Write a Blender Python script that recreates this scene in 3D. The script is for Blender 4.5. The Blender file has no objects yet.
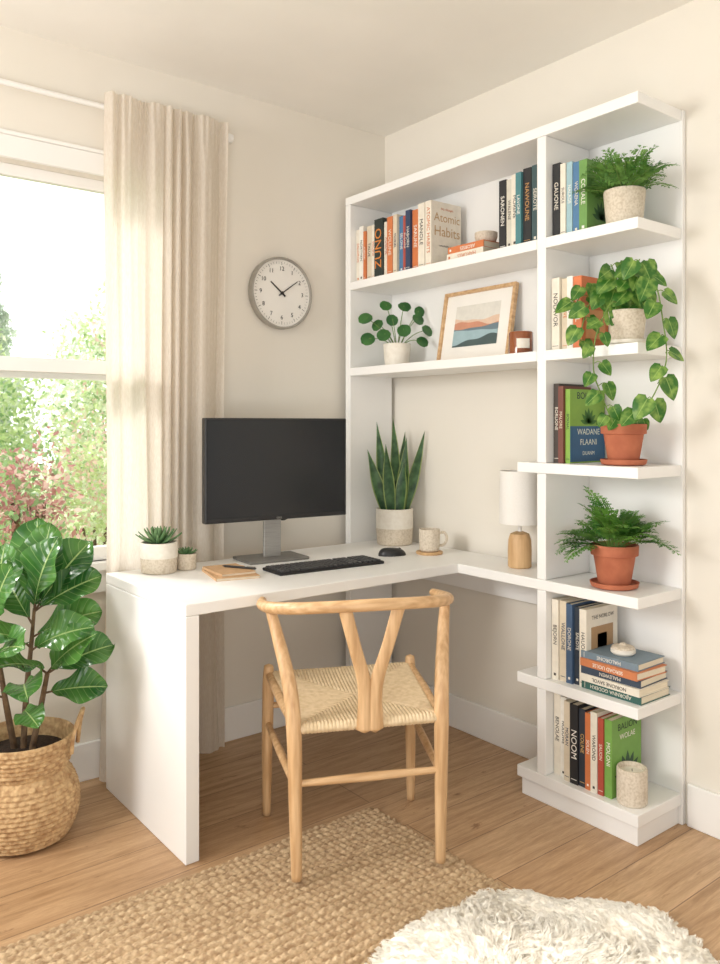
import bpy, math, random
import numpy as np
from mathutils import Vector, Matrix, Euler, noise
R = random.Random(7)
PI = math.pi
scene = bpy.context.scene
COL = scene.collection

# ------------------------------------------------------------------ materials
def lin(c):
    return tuple((x/12.92 if x <= .04045 else ((x+.055)/1.055)**2.4) for x in c)
def rgb(r, g, b): return lin((r/255, g/255, b/255))

def nt_new(name):
    m = bpy.data.materials.new(name); m.use_nodes = True
    nt = m.node_tree; nt.nodes.clear()
    return m, nt, nt.nodes, nt.links

def M(name, c1, c2=None, rough=.5, metal=0, scale=8, stretch=(1,1,1), bump=0, bscale=None, detail=4, sheen=0, trans=0, coat=0, lo=.3, hi=.7):
    m, nt, N, L = nt_new(name)
    out = N.new('ShaderNodeOutputMaterial'); b = N.new('ShaderNodeBsdfPrincipled')
    tc = N.new('ShaderNodeTexCoord'); mp = N.new('ShaderNodeMapping'); mp.inputs['Scale'].default_value = stretch
    L.new(tc.outputs['Object'], mp.inputs[0])
    no = N.new('ShaderNodeTexNoise'); no.inputs['Scale'].default_value = scale; no.inputs['Detail'].default_value = detail
    L.new(mp.outputs[0], no.inputs['Vector'])
    cr = N.new('ShaderNodeValToRGB'); cr.color_ramp.elements[0].position = lo; cr.color_ramp.elements[1].position = hi
    c2 = c2 or tuple(x*.93 for x in c1)
    cr.color_ramp.elements[0].color = (*c1, 1); cr.color_ramp.elements[1].color = (*c2, 1)
    L.new(no.outputs['Fac'], cr.inputs[0]); L.new(cr.outputs[0], b.inputs['Base Color'])
    b.inputs['Roughness'].default_value = rough; b.inputs['Metallic'].default_value = metal
    if sheen: b.inputs['Sheen Weight'].default_value = sheen
    if coat: b.inputs['Coat Weight'].default_value = coat
    if bump:
        n2 = N.new('ShaderNodeTexNoise'); n2.inputs['Scale'].default_value = bscale or scale*3; n2.inputs['Detail'].default_value = 3
        L.new(mp.outputs[0], n2.inputs['Vector'])
        bp = N.new('ShaderNodeBump'); bp.inputs['Strength'].default_value = bump; bp.inputs['Distance'].default_value = .01
        L.new(n2.outputs['Fac'], bp.inputs['Height']); L.new(bp.outputs[0], b.inputs['Normal'])
    if trans:
        t = N.new('ShaderNodeBsdfTranslucent'); L.new(cr.outputs[0], t.inputs[0])
        mx = N.new('ShaderNodeMixShader'); mx.inputs[0].default_value = trans
        L.new(b.outputs[0], mx.inputs[1]); L.new(t.outputs[0], mx.inputs[2]); L.new(mx.outputs[0], out.inputs[0])
    else: L.new(b.outputs[0], out.inputs[0])
    return m

def leafmat(name, c1, c2, vein, veins=9, rough=.4, edge=None, trans=.25, vw=.035, sv_a=.3, nscale=14, lo=.35, hi=.65):
    m, nt, N, L = nt_new(name)
    out = N.new('ShaderNodeOutputMaterial'); b = N.new('ShaderNodeBsdfPrincipled'); b.inputs['Roughness'].default_value = rough
    tc = N.new('ShaderNodeTexCoord'); no = N.new('ShaderNodeTexNoise'); no.inputs['Scale'].default_value = nscale
    L.new(tc.outputs['Object'], no.inputs['Vector'])
    cr = N.new('ShaderNodeValToRGB'); cr.color_ramp.elements[0].position = lo; cr.color_ramp.elements[1].position = hi
    cr.color_ramp.elements[0].color = (*c1, 1); cr.color_ramp.elements[1].color = (*c2, 1); L.new(no.outputs['Fac'], cr.inputs[0])
    sp = N.new('ShaderNodeSeparateXYZ'); L.new(tc.outputs['UV'], sp.inputs[0])
    def math_(op, a, bb=None):
        n = N.new('ShaderNodeMath'); n.operation = op
        for i, v in enumerate((a, bb)):
            if v is None: continue
            if isinstance(v, (int, float)): n.inputs[i].default_value = v
            else: L.new(v, n.inputs[i])
        return n.outputs[0]
    au = math_('ABSOLUTE', math_('SUBTRACT', sp.outputs[0], .5))
    mid = math_('LESS_THAN', au, vw)
    ph = math_('SUBTRACT', math_('MULTIPLY', sp.outputs[1], veins), math_('MULTIPLY', au, veins*.35))
    sv = math_('LESS_THAN', math_('FRACT', ph), .08)
    fac = math_('MAXIMUM', mid, math_('MULTIPLY', sv, sv_a)) if veins else math_('MULTIPLY', mid, .6)
    if edge:
        fac = math_('GREATER_THAN', au, .41)
        vein = edge
    mx = N.new('ShaderNodeMix'); mx.data_type = 'RGBA'
    L.new(fac, mx.inputs[0]); L.new(cr.outputs[0], mx.inputs[6]); mx.inputs[7].default_value = (*vein, 1)
    L.new(mx.outputs[2], b.inputs['Base Color'])
    if veins:
        bp = N.new('ShaderNodeBump'); bp.inputs['Strength'].default_value = .6; bp.inputs['Distance'].default_value = .006
        tri = math_('PINGPONG', ph, .5)
        L.new(math_('ADD', tri, math_('MULTIPLY', mid, -.6)), bp.inputs['Height']); L.new(bp.outputs[0], b.inputs['Normal'])
    t = N.new('ShaderNodeBsdfTranslucent'); L.new(mx.outputs[2], t.inputs[0])
    ms = N.new('ShaderNodeMixShader'); ms.inputs[0].default_value = trans
    L.new(b.outputs[0], ms.inputs[1]); L.new(t.outputs[0], ms.inputs[2]); L.new(ms.outputs[0], out.inputs[0])
    return m

def floormat():
    m, nt, N, L = nt_new('oak_planks')
    out = N.new('ShaderNodeOutputMaterial'); b = N.new('ShaderNodeBsdfPrincipled')
    tc = N.new('ShaderNodeTexCoord')
    br = N.new('ShaderNodeTexBrick'); br.offset = .37; br.offset_frequency = 2
    br.inputs['Scale'].default_value = 1; br.inputs['Brick Width'].default_value = 1.9; br.inputs['Row Height'].default_value = .19
    br.inputs['Mortar Size'].default_value = .0014; br.inputs['Mortar Smooth'].default_value = .3; br.inputs['Bias'].default_value = 0
    br.inputs['Color1'].default_value = (*rgb(213, 181, 144), 1); br.inputs['Color2'].default_value = (*rgb(190, 155, 118), 1)
    br.inputs['Mortar'].default_value = (*rgb(112, 84, 60), 1)
    L.new(tc.outputs['Object'], br.inputs['Vector'])
    def nz(sx, sy, sc, det, dist, p0, p1, c0, c1, src):
        mp = N.new('ShaderNodeMapping'); mp.inputs['Scale'].default_value = (sx, sy, 1); L.new(tc.outputs['Object'], mp.inputs[0])
        no = N.new('ShaderNodeTexNoise'); no.inputs['Scale'].default_value = sc; no.inputs['Detail'].default_value = det; no.inputs['Roughness'].default_value = .66; no.inputs['Distortion'].default_value = dist
        L.new(mp.outputs[0], no.inputs['Vector'])
        cr = N.new('ShaderNodeValToRGB'); cr.color_ramp.elements[0].position = p0; cr.color_ramp.elements[1].position = p1
        cr.color_ramp.elements[0].color = (*c0, 1); cr.color_ramp.elements[1].color = (*c1, 1); L.new(no.outputs['Fac'], cr.inputs[0])
        mx = N.new('ShaderNodeMix'); mx.data_type = 'RGBA'; mx.blend_type = 'MULTIPLY'; mx.inputs[0].default_value = 1
        L.new(src, mx.inputs[6]); L.new(cr.outputs[0], mx.inputs[7]); return mx.outputs[2], no.outputs['Fac']
    c, f1_ = nz(1.0, 15, 3, 9, .8, .34, .62, (.70, .64, .57), (1.06, 1.06, 1.06), br.outputs['Color'])
    c, f2_ = nz(2.4, 8, 2.2, 4, 1.8, .28, .36, (.54, .45, .37), (1, 1, 1), c)
    c, f3_ = nz(4, 90, 6, 4, 0, .35, .6, (.82, .78, .74), (1.02, 1.02, 1.02), c)
    L.new(c, b.inputs['Base Color']); b.inputs['Roughness'].default_value = .42
    bp = N.new('ShaderNodeBump'); bp.inputs['Strength'].default_value = .12; bp.inputs['Distance'].default_value = .004
    L.new(f3_, bp.inputs['Height']); L.new(bp.outputs[0], b.inputs['Normal'])
    L.new(b.outputs[0], out.inputs[0]); return m

def glassmat():
    m, nt, N, L = nt_new('window_glass')
    out = N.new('ShaderNodeOutputMaterial'); t = N.new('ShaderNodeBsdfTransparent'); g = N.new('ShaderNodeBsdfGlossy'); g.inputs['Roughness'].default_value = .02
    lw = N.new('ShaderNodeLayerWeight'); lw.inputs[0].default_value = .2
    ms = N.new('ShaderNodeMixShader'); L.new(lw.outputs['Fresnel'], ms.inputs[0])
    L.new(t.outputs[0], ms.inputs[1]); L.new(g.outputs[0], ms.inputs[2]); L.new(ms.outputs[0], out.inputs[0]); return m

WALL = M('wall_paint', rgb(230, 224, 213), rgb(228, 222, 210), rough=.85, scale=3, bump=.04, bscale=180)
CEIL = M('ceiling_paint', rgb(240, 237, 230), rough=.9, scale=2, bump=.03, bscale=150)
TRIM = M('white_trim', rgb(240, 238, 234), rgb(238, 236, 232), rough=.45, scale=5)
WHITE = M('white_lacquer', rgb(241, 240, 237), rgb(239, 238, 235), rough=.38, scale=5)
OAK = M('oak_wood', rgb(218, 182, 138), rgb(188, 148, 104), rough=.4, scale=5, stretch=(14, 14, 1), bump=.05, bscale=40, detail=8, lo=.35, hi=.65)
OAKX = M('oak_wood_rail', rgb(218, 182, 138), rgb(188, 148, 104), rough=.4, scale=5, stretch=(1, 14, 14), bump=.05, bscale=40, detail=8, lo=.35, hi=.65)
CORD = M('paper_cord', rgb(228, 206, 172), rgb(206, 182, 144), rough=.8, scale=60)
JUTE = M('jute', rgb(212, 186, 150), rgb(160, 130, 97), rough=.95, scale=70, stretch=(1, 1.6, 1), detail=7, bump=.3, bscale=300, lo=.33, hi=.68)
LINEN = M('linen', rgb(243, 236, 226), rgb(232, 223, 210), rough=.95, scale=34, stretch=(16, 16, 1.5), trans=.55, bump=.1, bscale=60, lo=.35, hi=.65)
FLOOR = floormat(); GLASS = glassmat()
BLACK = M('black_plastic', (.012, .012, .013), (.016, .016, .017), rough=.4, scale=30)
SCREEN = M('dark_screen', (.008, .010, .013), (.010, .012, .015), rough=.25, scale=2)
KEYB = M('keyboard_case', (.006, .006, .007), (.008, .008, .009), rough=.6, scale=30)
KEYM = M('key_plastic', (.055, .055, .057), (.065, .065, .067), rough=.45, scale=30)
METAL = M('brushed_metal', rgb(176, 174, 170), rgb(156, 154, 150), rough=.45, metal=.5, scale=20, stretch=(1, 1, 20))
DMETAL = M('satin_metal', rgb(136, 134, 130), rgb(122, 120, 116), rough=.45, metal=.5, scale=20)
SILVER = M('satin_silver', rgb(176, 172, 164), rgb(160, 156, 148), rough=.4, metal=.5, scale=12)
DIAL = M('clock_dial', rgb(236, 233, 226), rgb(232, 229, 222), rough=.6, scale=8)
INK = M('dark_ink', rgb(40, 38, 36), rough=.6)
CREAMC = M('cream_ceramic', rgb(236, 230, 218), rgb(226, 218, 204), rough=.6, scale=60, detail=6)
SPECK = M('speckled_ceramic', rgb(218, 206, 188), rgb(190, 174, 150), rough=.7, scale=140, detail=6, bump=.04, bscale=200, lo=.42, hi=.75)
TERRA = M('terracotta', rgb(190, 114, 82), rgb(168, 94, 66), rough=.8, scale=18, detail=6, bump=.06, bscale=80)
SOIL = M('soil', rgb(62, 44, 32), rgb(36, 26, 18), rough=1, scale=90, bump=.8, bscale=120)
SEAG = M('seagrass', rgb(216, 184, 138), rgb(160, 122, 82), rough=.85, scale=60, detail=8, bump=.3, bscale=160)
BARK = M('bark', rgb(120, 96, 70), rgb(80, 60, 42), rough=.9, scale=40, bump=.4)
STEM = M('green_stem', rgb(120, 148, 70), rgb(96, 126, 56), rough=.5, scale=30)
SHADE = M('lamp_linen', rgb(248, 245, 240), rgb(244, 241, 235), rough=.9, scale=200, trans=.15)
LWOOD = M('light_turned_wood', rgb(214, 178, 132), rgb(192, 152, 106), rough=.5, scale=8, stretch=(8, 8, 1))
PAPER = M('page_paper', rgb(236, 226, 204), rgb(218, 206, 182), rough=.9, scale=10, stretch=(1, 60, 1))
KRAFT = M('kraft_cover', rgb(208, 170, 130), rgb(194, 156, 116), rough=.75, scale=30)
AMBER = M('amber_glass', rgb(150, 84, 44), rgb(120, 62, 32), rough=.15, scale=8, coat=.6)
WOOL = M('sheep_wool', (1.0, .96, .875), (.985, .925, .815), rough=1, scale=12)
FIDDLE = leafmat('fiddle_leaf', rgb(46, 96, 44), rgb(92, 142, 66), rgb(168, 196, 124), 9, rough=.24, vw=.02, sv_a=.35, nscale=9)
FERNM = leafmat('fern_leaf', rgb(60, 116, 48), rgb(120, 170, 74), rgb(100, 160, 66), 0, rough=.5, trans=.4)
MAID = leafmat('light_fern_leaf', rgb(66, 118, 54), rgb(126, 172, 84), rgb(110, 160, 66), 0, rough=.5, trans=.4)
POTH = leafmat('pothos_leaf', rgb(60, 114, 42), rgb(150, 182, 88), rgb(170, 200, 112), 0, rough=.28, vw=.025, nscale=40, lo=.42, hi=.74)
PILEA = leafmat('pilea_leaf', rgb(40, 90, 44), rgb(70, 122, 60), rgb(70, 126, 60), 0, rough=.3, vw=.01)
SNAKE = leafmat('snake_leaf', rgb(38, 72, 42), rgb(76, 112, 70), rgb(0, 0, 0), 0, rough=.4, edge=rgb(142, 160, 92), trans=.1, nscale=30)
SUCC = leafmat('succulent_leaf', rgb(76, 116, 70), rgb(120, 154, 104), rgb(120, 158, 100), 0, rough=.45, trans=.1)

_cm = {}
def cloth(c, rough=.55):
    k = tuple(c)
    if k not in _cm: _cm[k] = M('book_cloth_%d' % len(_cm), rgb(*c), tuple(x*.9 for x in rgb(*c)), rough=rough, scale=40)
    return _cm[k]

# ------------------------------------------------------------------ mesh tools
class MB:
    def __init__(s): s.v = []; s.f = []; s.uv = []; s.m = []
    def add(s, vs, fs, uvs=None, mat=0):
        o = len(s.v); s.v += [tuple(v) for v in vs]
        for i, f in enumerate(fs):
            s.f.append(tuple(o+a for a in f)); s.m.append(mat)
            s.uv.append([uvs[a] for a in f] if uvs else [(0, 0)]*len(f))
        return s
    def box(s, x0, x1, y0, y1, z0, z1, mat=0):
        x0, x1 = min(x0, x1), max(x0, x1); y0, y1 = min(y0, y1), max(y0, y1); z0, z1 = min(z0, z1), max(z0, z1)
        s.add([(x0,y0,z0),(x1,y0,z0),(x1,y1,z0),(x0,y1,z0),(x0,y0,z1),(x1,y0,z1),(x1,y1,z1),(x0,y1,z1)],
              [(3,2,1,0),(4,5,6,7),(0,1,5,4),(1,2,6,5),(2,3,7,6),(3,0,4,7)], mat=mat); return s
    def prism(s, poly, z0, z1, mat=0):
        n = len(poly)
        s.add([(x, y, z0) for x, y in poly]+[(x, y, z1) for x, y in poly],
              [tuple(reversed(range(n))), tuple(range(n, 2*n))]+[(i, (i+1) % n, n+(i+1) % n, n+i) for i in range(n)], mat=mat); return s
    def lathe(s, prof, n=40, c=(0, 0, 0), mat=0, fn=None):
        vs = []; k = len(prof)
        for j, (r, z) in enumerate(prof):
            for i in range(n):
                a = 2*PI*i/n; rr = r+(fn(a, j, z) if fn else 0)
                vs.append((c[0]+rr*math.cos(a), c[1]+rr*math.sin(a), c[2]+z))
        fs = [(j*n+i, j*n+(i+1) % n, (j+1)*n+(i+1) % n, (j+1)*n+i) for j in range(k-1) for i in range(n)]
        s.add(vs, fs, mat=mat); return s
    def tube(s, pts, rad, n=10, smooth=1, up=(0, 0, 1), asp=1.0, mat=0, sub=6):
        pts = [Vector(p) for p in pts]
        if not isinstance(rad, (list, tuple)): rad = [rad]*len(pts)
        if smooth and len(pts) > 2:
            P = []; Q = []
            for i in range(len(pts)-1):
                a = pts[max(i-1, 0)]; b = pts[i]; c = pts[i+1]; d = pts[min(i+2, len(pts)-1)]
                for j in range(sub):
                    t = j/sub
                    P.append(.5*((2*b)+(c-a)*t+(2*a-5*b+4*c-d)*t*t+(3*b-a-3*c+d)*t**3)); Q.append(rad[i]*(1-t)+rad[i+1]*t)
            P.append(pts[-1]); Q.append(rad[-1]); pts, rad = P, Q
        vs = []; up = Vector(up); k = len(pts)
        for i, p in enumerate(pts):
            d = (pts[min(i+1, k-1)]-pts[max(i-1, 0)]).normalized()
            a = d.cross(up)
            if a.length < 1e-3: a = d.cross(Vector((1, .1, 0)))
            a.normalize(); b = a.cross(d).normalized()
            for j in range(n):
                t = 2*PI*j/n; vs.append(p+a*math.cos(t)*rad[i]+b*math.sin(t)*rad[i]*asp)
        fs = [(i*n+j, (i+1)*n+j, (i+1)*n+(j+1) % n, i*n+(j+1) % n) for i in range(k-1) for j in range(n)]
        d0 = (pts[1]-pts[0]).normalized(); d1 = (pts[-1]-pts[-2]).normalized()
        vs += [pts[0]-d0*rad[0]*.5, pts[-1]+d1*rad[-1]*.5]; e = k*n
        fs += [(e, j, (j+1) % n) for j in range(n)]+[(e+1, (k-1)*n+(j+1) % n, (k-1)*n+j) for j in range(n)]
        s.add(vs, fs, mat=mat); return s
    def leaf(s, base, d, up, L, W, prof, n=6, fold=.15, bend=.4, mat=0, wave=0, heart=0):
        d = Vector(d).normalized(); up = Vector(up)
        side = d.cross(up)
        if side.length < 1e-3: side = Vector((1, 0, 0))
        side.normalize(); nr = side.cross(d).normalized()
        p = Vector(base); vs = []; uv = []; ph = R.random()*6
        m = (7 if (W > .09 or heart) else 5) if W > .02 else 3
        for i in range(n+1):
            t = i/n; an = bend*t
            cd = d*math.cos(an)-nr*math.sin(an); cn = nr*math.cos(an)+d*math.sin(an)
            if i: p = p+cd*(L/n)
            w = W*.5*max(prof(t), 0.0)
            for j in range(m):
                q = -1+2*j/(m-1)
                wv = wave*W*math.sin(t*13+ph+q*2)*q*q
                vs.append(p+side*w*q+cn*(fold*w*abs(q)+wv)-cd*(heart*L*abs(q)**1.5*(1-t)**2)); uv.append((.5+.5*q, t))
        fs = [(i*m+j, i*m+j+1, (i+1)*m+j+1, (i+1)*m+j) for i in range(n) for j in range(m-1)]
        s.add(vs, fs, uv, mat); return s

def finish(mb, name, mats, parent=None, loc=(0, 0, 0), rot=(0, 0, 0), smooth=35, bevel=0, label=None):
    me = bpy.data.meshes.new(name); me.from_pydata(mb.v, [], mb.f); me.update()
    if not isinstance(mats, (list, tuple)): mats = [mats]
    for m in mats: me.materials.append(m)
    me.polygons.foreach_set('material_index', mb.m)
    ul = me.uv_layers.new(name='UVMap')
    flat = [c for f in mb.uv for u in f for c in u]; ul.data.foreach_set('uv', flat)
    if smooth:
        me.polygons.foreach_set('use_smooth', [True]*len(me.polygons))
        me.set_sharp_from_angle(angle=math.radians(smooth))
    else: me.polygons.foreach_set('use_smooth', [False]*len(me.polygons))
    ob = bpy.data.objects.new(name, me); COL.objects.link(ob)
    ob.location = loc; ob.rotation_euler = rot
    if parent: ob.parent = parent
    if bevel:
        b = ob.modifiers.new('bevel', 'BEVEL'); b.width = bevel; b.segments = 2; b.limit_method = 'ANGLE'
    if label: ob['label'] = label
    return ob

def tag(ob, label, cat, group=None):
    ob['label'] = label; ob['category'] = cat
    if group: ob['group'] = group
    return ob
def top(name, label, cat, loc=(0, 0, 0), rot=(0, 0, 0), group=None):
    e = bpy.data.objects.new(name, None); e.empty_display_size = .05; COL.objects.link(e)
    e.location = loc; e.rotation_euler = rot
    return tag(e, label, cat, group)
def struct(ob): ob['kind'] = 'structure'; return ob
def box(x0, x1, y0, y1, z0, z1): return MB().box(x0, x1, y0, y1, z0, z1)

def text(body, size, mat, parent, cols, pos, name='title', fit=None, ext=.0003, bold=0):
    cu = bpy.data.curves.new('t', 'FONT'); cu.body = body; cu.size = size; cu.extrude = ext; cu.align_x = 'CENTER'; cu.align_y = 'CENTER'
    cu.offset = bold; cu.resolution_u = 3
    o = bpy.data.objects.new('t', cu); COL.objects.link(o)
    bpy.context.view_layer.update(); dg = bpy.context.evaluated_depsgraph_get()
    me = bpy.data.meshes.new_from_object(o.evaluated_get(dg)); me.name = name
    bpy.data.objects.remove(o); bpy.data.curves.remove(cu)
    me.materials.clear(); me.materials.append(mat)
    ob = bpy.data.objects.new(name, me); COL.objects.link(ob); ob.parent = parent
    s = 1.0
    if fit and len(me.vertices):
        w = max(v.co.x for v in me.vertices)-min(v.co.x for v in me.vertices)
        if w > fit: s = fit/w
    mm = Matrix((cols[0], cols[1], cols[2])).transposed().to_4x4()
    ob.matrix_local = Matrix.Translation(pos) @ mm @ Matrix.Scale(s, 4)
    return ob
SPINE = ((0, 0, -1), (0, -1, 0), (-1, 0, 0))
SPINE_UP = ((0, 0, 1), (0, 1, 0), (-1, 0, 0))
COVER = ((1, 0, 0), (0, 0, 1), (0, -1, 0))
UP3 = ((1, 0, 0), (0, 1, 0), (0, 0, 1))

# ------------------------------------------------------------------ room
H = 2.605
struct(finish(box(-4.2, .14, -4.2, .14, -.12, 0), 'floor', FLOOR, smooth=0))
struct(finish(box(-4.2, .14, -4.2, .14, H, H+.12), 'ceiling', CEIL, smooth=0))
struct(finish(box(0, .14, -4.2, .14, 0, H), 'wall_right', WALL, smooth=0))
WX0, WX1, WZ0, WZ1 = -2.78, -1.14, .775, 2.165
b = MB()
b.box(-4.2, WX0, 0, .14, 0, H); b.box(WX1, 0, 0, .14, 0, H); b.box(WX0, WX1, 0, .14, 0, WZ0); b.box(WX0, WX1, 0, .14, WZ1, H)
struct(finish(b, 'wall_left', WALL, smooth=0))
struct(finish(box(-4.2, 0, -.014, 0, 0, .135), 'baseboard_left', TRIM, smooth=0, bevel=.004))
b = MB(); b.box(-.014, 0, -4.2, -1.502, 0, .135)
b.box(-.014, 0, -1.1, -.08, 0, .135)
struct(finish(b, 'baseboard_right', TRIM, smooth=0, bevel=.004))
# window
w = bpy.data.objects.new('window_1', None); COL.objects.link(w); struct(w)
b = MB(); cw = .075
b.box(WX0-cw, WX0, -.018, 0, WZ0, WZ1+cw); b.box(WX1, WX1+cw, -.018, 0, WZ0, WZ1+cw); b.box(WX0, WX1, -.018, 0, WZ1, WZ1+cw)
b.box(WX0-cw-.01, WX1+cw+.01, -.024, 0, WZ1+cw, WZ1+cw+.014)
struct(finish(b, 'casing', TRIM, w, smooth=0, bevel=.003))
b = MB(); b.box(WX0-.1, WX1+.09, -.036, .06, WZ0-.03, WZ0); b.box(WX0-cw, WX1+cw, -.016, 0, WZ0-.11, WZ0-.03)
struct(finish(b, 'window_sill', TRIM, w, smooth=0, bevel=.003))
def sash(x0, x1, y0, y1, z0, z1, s, name):
    b = MB(); b.box(x0, x0+s, y0, y1, z0, z1); b.box(x1-s, x1, y0, y1, z0, z1); b.box(x0+s, x1-s, y0, y1, z0, z0+s); b.box(x0+s, x1-s, y0, y1, z1-s, z1)
    struct(finish(b, name, TRIM, w, smooth=0, bevel=.003))
    ym = (y0+y1)/2
    struct(finish(box(x0+s, x1-s, ym-.002, ym+.002, z0+s, z1-s), 'pane', GLASS, w, smooth=0))
sash(WX0, WX1, .05, .085, 1.43, WZ1, .04, 'upper_sash')
sash(WX0, WX1, .012, .047, WZ0, 1.50, .05, 'lower_sash')

# ------------------------------------------------------------------ garden
GR = M('lawn', rgb(196, 214, 160), rgb(210, 222, 176), rough=1, scale=3)
g = finish(box(-14, 16, .16, 26, -.35, -.3), 'garden_lawn', GR, smooth=0); tag(g, 'sunlit green garden lawn outside the window', 'lawn'); g['kind'] = 'stuff'
def shrub(name, label, c, rad, n, ls, cols, cone=False, cat='shrub', fill=.45):
    rng = np.random.default_rng(int(abs(c[0]*97+c[1]*31))+n)
    u = rng.normal(size=(n, 3)); u /= np.linalg.norm(u, axis=1)[:, None]
    rr = rng.uniform(fill, 1.05, n)**.6
    p = u*rr[:, None]*np.array(rad)
    p *= (1+.22*np.sin(u[:, :1]*7+c[0])*np.cos(u[:, 2:]*6)+.10*np.sin(u[:, 1:2]*15))
    if cone:
        z = rng.uniform(-1, 1, n); a = rng.uniform(0, 2*PI, n); r = ((1-z)/2)**.7*(.7+.3*np.sin(z*17+np.sin(a*3)))*rng.uniform(.2, 1, n)**.5
        p = np.stack([r*np.cos(a)*rad[0], r*np.sin(a)*rad[1], z*rad[2]], 1)
    p[:, 2] = np.maximum(p[:, 2], -.26-c[2]+ls)
    a = rng.normal(size=(n, 3)); a /= np.linalg.norm(a, axis=1)[:, None]
    bb = np.cross(a, rng.normal(size=(n, 3))); bb /= np.linalg.norm(bb, axis=1)[:, None]
    s = ls*rng.uniform(.6, 1.3, n)[:, None]
    V = np.stack([p-a*s, p+bb*s*.5, p+a*s, p-bb*s*.5], 1).reshape(-1, 3)
    V[:, 2] = np.maximum(V[:, 2], -.29-c[2])
    F = np.arange(4*n).reshape(-1, 4)
    mb = MB(); mb.v = [tuple(x) for x in V.tolist()]; mb.f = [tuple(x) for x in F.tolist()]; mb.uv = [[(0, 0)]*4]*n; mb.m = rng.integers(0, len(cols), n).tolist()
    t = top(name, label, cat, loc=(c[0], c[1], -.2995))
    finish(mb, 'foliage', cols, t, loc=(0, 0, c[2]+.3), smooth=0)
    st = MB()
    for k in range(5):
        an = k*1.26; st.tube([(math.cos(an)*.04, math.sin(an)*.04, .02), (math.cos(an)*rad[0]*.3, math.sin(an)*rad[1]*.3, max(c[2]+.3, .2))], [.03, .012], n=6, smooth=0)
    finish(st, 'trunk', BARK, t)
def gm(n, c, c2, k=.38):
    pl = lambda q: tuple(int(x*(1-k)+255*k) for x in q)  # mixes white into the leaf colours: painted-in haze and overexposure
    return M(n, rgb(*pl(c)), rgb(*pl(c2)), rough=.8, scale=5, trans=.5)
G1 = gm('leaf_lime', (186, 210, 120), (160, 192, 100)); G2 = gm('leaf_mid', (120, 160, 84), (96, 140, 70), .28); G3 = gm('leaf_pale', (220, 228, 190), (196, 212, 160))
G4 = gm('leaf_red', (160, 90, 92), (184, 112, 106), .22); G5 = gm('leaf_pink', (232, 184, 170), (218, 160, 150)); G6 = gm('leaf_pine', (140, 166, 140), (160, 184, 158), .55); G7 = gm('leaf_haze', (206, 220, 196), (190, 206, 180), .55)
shrub('garden_shrub', 'red and pink leafed garden shrub', (-.95, 2.3, .78), (.32, .3, .40), 1100, .027, [G4, G5, G4, G2], fill=.1)
shrub('garden_shrub', 'pale pink flowering garden shrub', (-.45, 1.75, .2), (.30, .28, .50), 2400, .021, [G5, G3, G1, G3])
shrub('garden_shrub', 'bright lime green garden shrub', (-1.25, 1.35, .2), (.34, .3, .44), 2200, .025, [G1, G2, G3])
shrub('garden_shrub', 'low yellow-green garden shrub', (-.25, 3.1, .5), (.45, .4, .75), 4500, .026, [G1, G3, G5, G1])
shrub('garden_shrub', 'large leafy green hedge shrub', (-.95, 4.9, .9), (.85, .8, 1.15), 10000, .034, [G1, G2, G3, G1])
shrub('garden_shrub', 'large sunlit green hedge shrub', (.95, 5.0, 1.1), (.9, .8, 1.35), 10000, .034, [G1, G3, G2, G3, G5])
shrub('garden_shrub', 'rounded green hedge shrub', (-3.0, 4.4, .9), (1.0, .8, 1.2), 3500, .06, [G1, G2, G3])
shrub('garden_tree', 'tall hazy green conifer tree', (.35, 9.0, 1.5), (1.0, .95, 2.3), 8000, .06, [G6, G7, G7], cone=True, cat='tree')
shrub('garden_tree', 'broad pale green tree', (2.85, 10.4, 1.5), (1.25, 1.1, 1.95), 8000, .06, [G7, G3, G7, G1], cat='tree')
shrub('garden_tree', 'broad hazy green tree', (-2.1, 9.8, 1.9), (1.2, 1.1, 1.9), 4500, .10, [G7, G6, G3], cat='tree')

# ------------------------------------------------------------------ curtain
r = top('curtain_rod', 'slim white curtain rod above the window', 'curtain rod', (0, -.034, 2.405))
finish(MB().tube([(-2.95, 0, 0), (-.852, 0, 0)], .010, n=14, smooth=0), 'rod', TRIM, r)
finish(MB().lathe([(0, -.004), (.017, 0), (.019, .016), (.017, .03), (0, .034)], 20), 'finial', TRIM, r, loc=(-.852, 0, 0), rot=(0, PI/2, 0))
for x in (-2.4, -.865):
    finish(MB().box(x-.006, x+.006, .008, .034, -.02, .02), 'bracket', TRIM, r, bevel=.002)
def curtain():
    nx, nz = 300, 90; mb = MB(); vs = []
    for k in range(nz+1):
        t = k/nz; z = .012+t*(2.447-.012)
        for i in range(nx+1):
            u = i/nx
            x0 = -1.335-.025*(1-t)**2+.010*math.sin(t*5); x1 = -.868-.012*math.sin(t*4)
            top_ = max(0, (t-.92)/.08)
            n1 = noise.noise(Vector((u*3.2, t*1.1, 3.7))); n2 = noise.noise(Vector((u*6.5, t*1.6, 9.1)))
            ph = 2*PI*(8.2*u+.45*math.sin(2*PI*u*1.6+.8)+.7*n1*(1-.5*t))
            A = .024*(.75+.7*n2)*(1-.3*top_)
            y = -.076+A*math.sin(ph)+.012*n2+.006*noise.noise(Vector((u*34, t*2.0, 1)))
            y += top_*.005*math.sin(u*2*PI*22)
            y = min(-.046, max(-.107, y))
            x = x0+(x1-x0)*u+.010*math.cos(ph)*(1-t*.5)
            vs.append((x, y, z))
    fs = [(k*(nx+1)+i, k*(nx+1)+i+1, (k+1)*(nx+1)+i+1, (k+1)*(nx+1)+i) for k in range(nz) for i in range(nx)]
    mb.add(vs, fs)
    o = finish(mb, 'curtain', LINEN, smooth=180); tag(o, 'pleated natural linen curtain hanging beside the window', 'curtain')
curtain()

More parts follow.
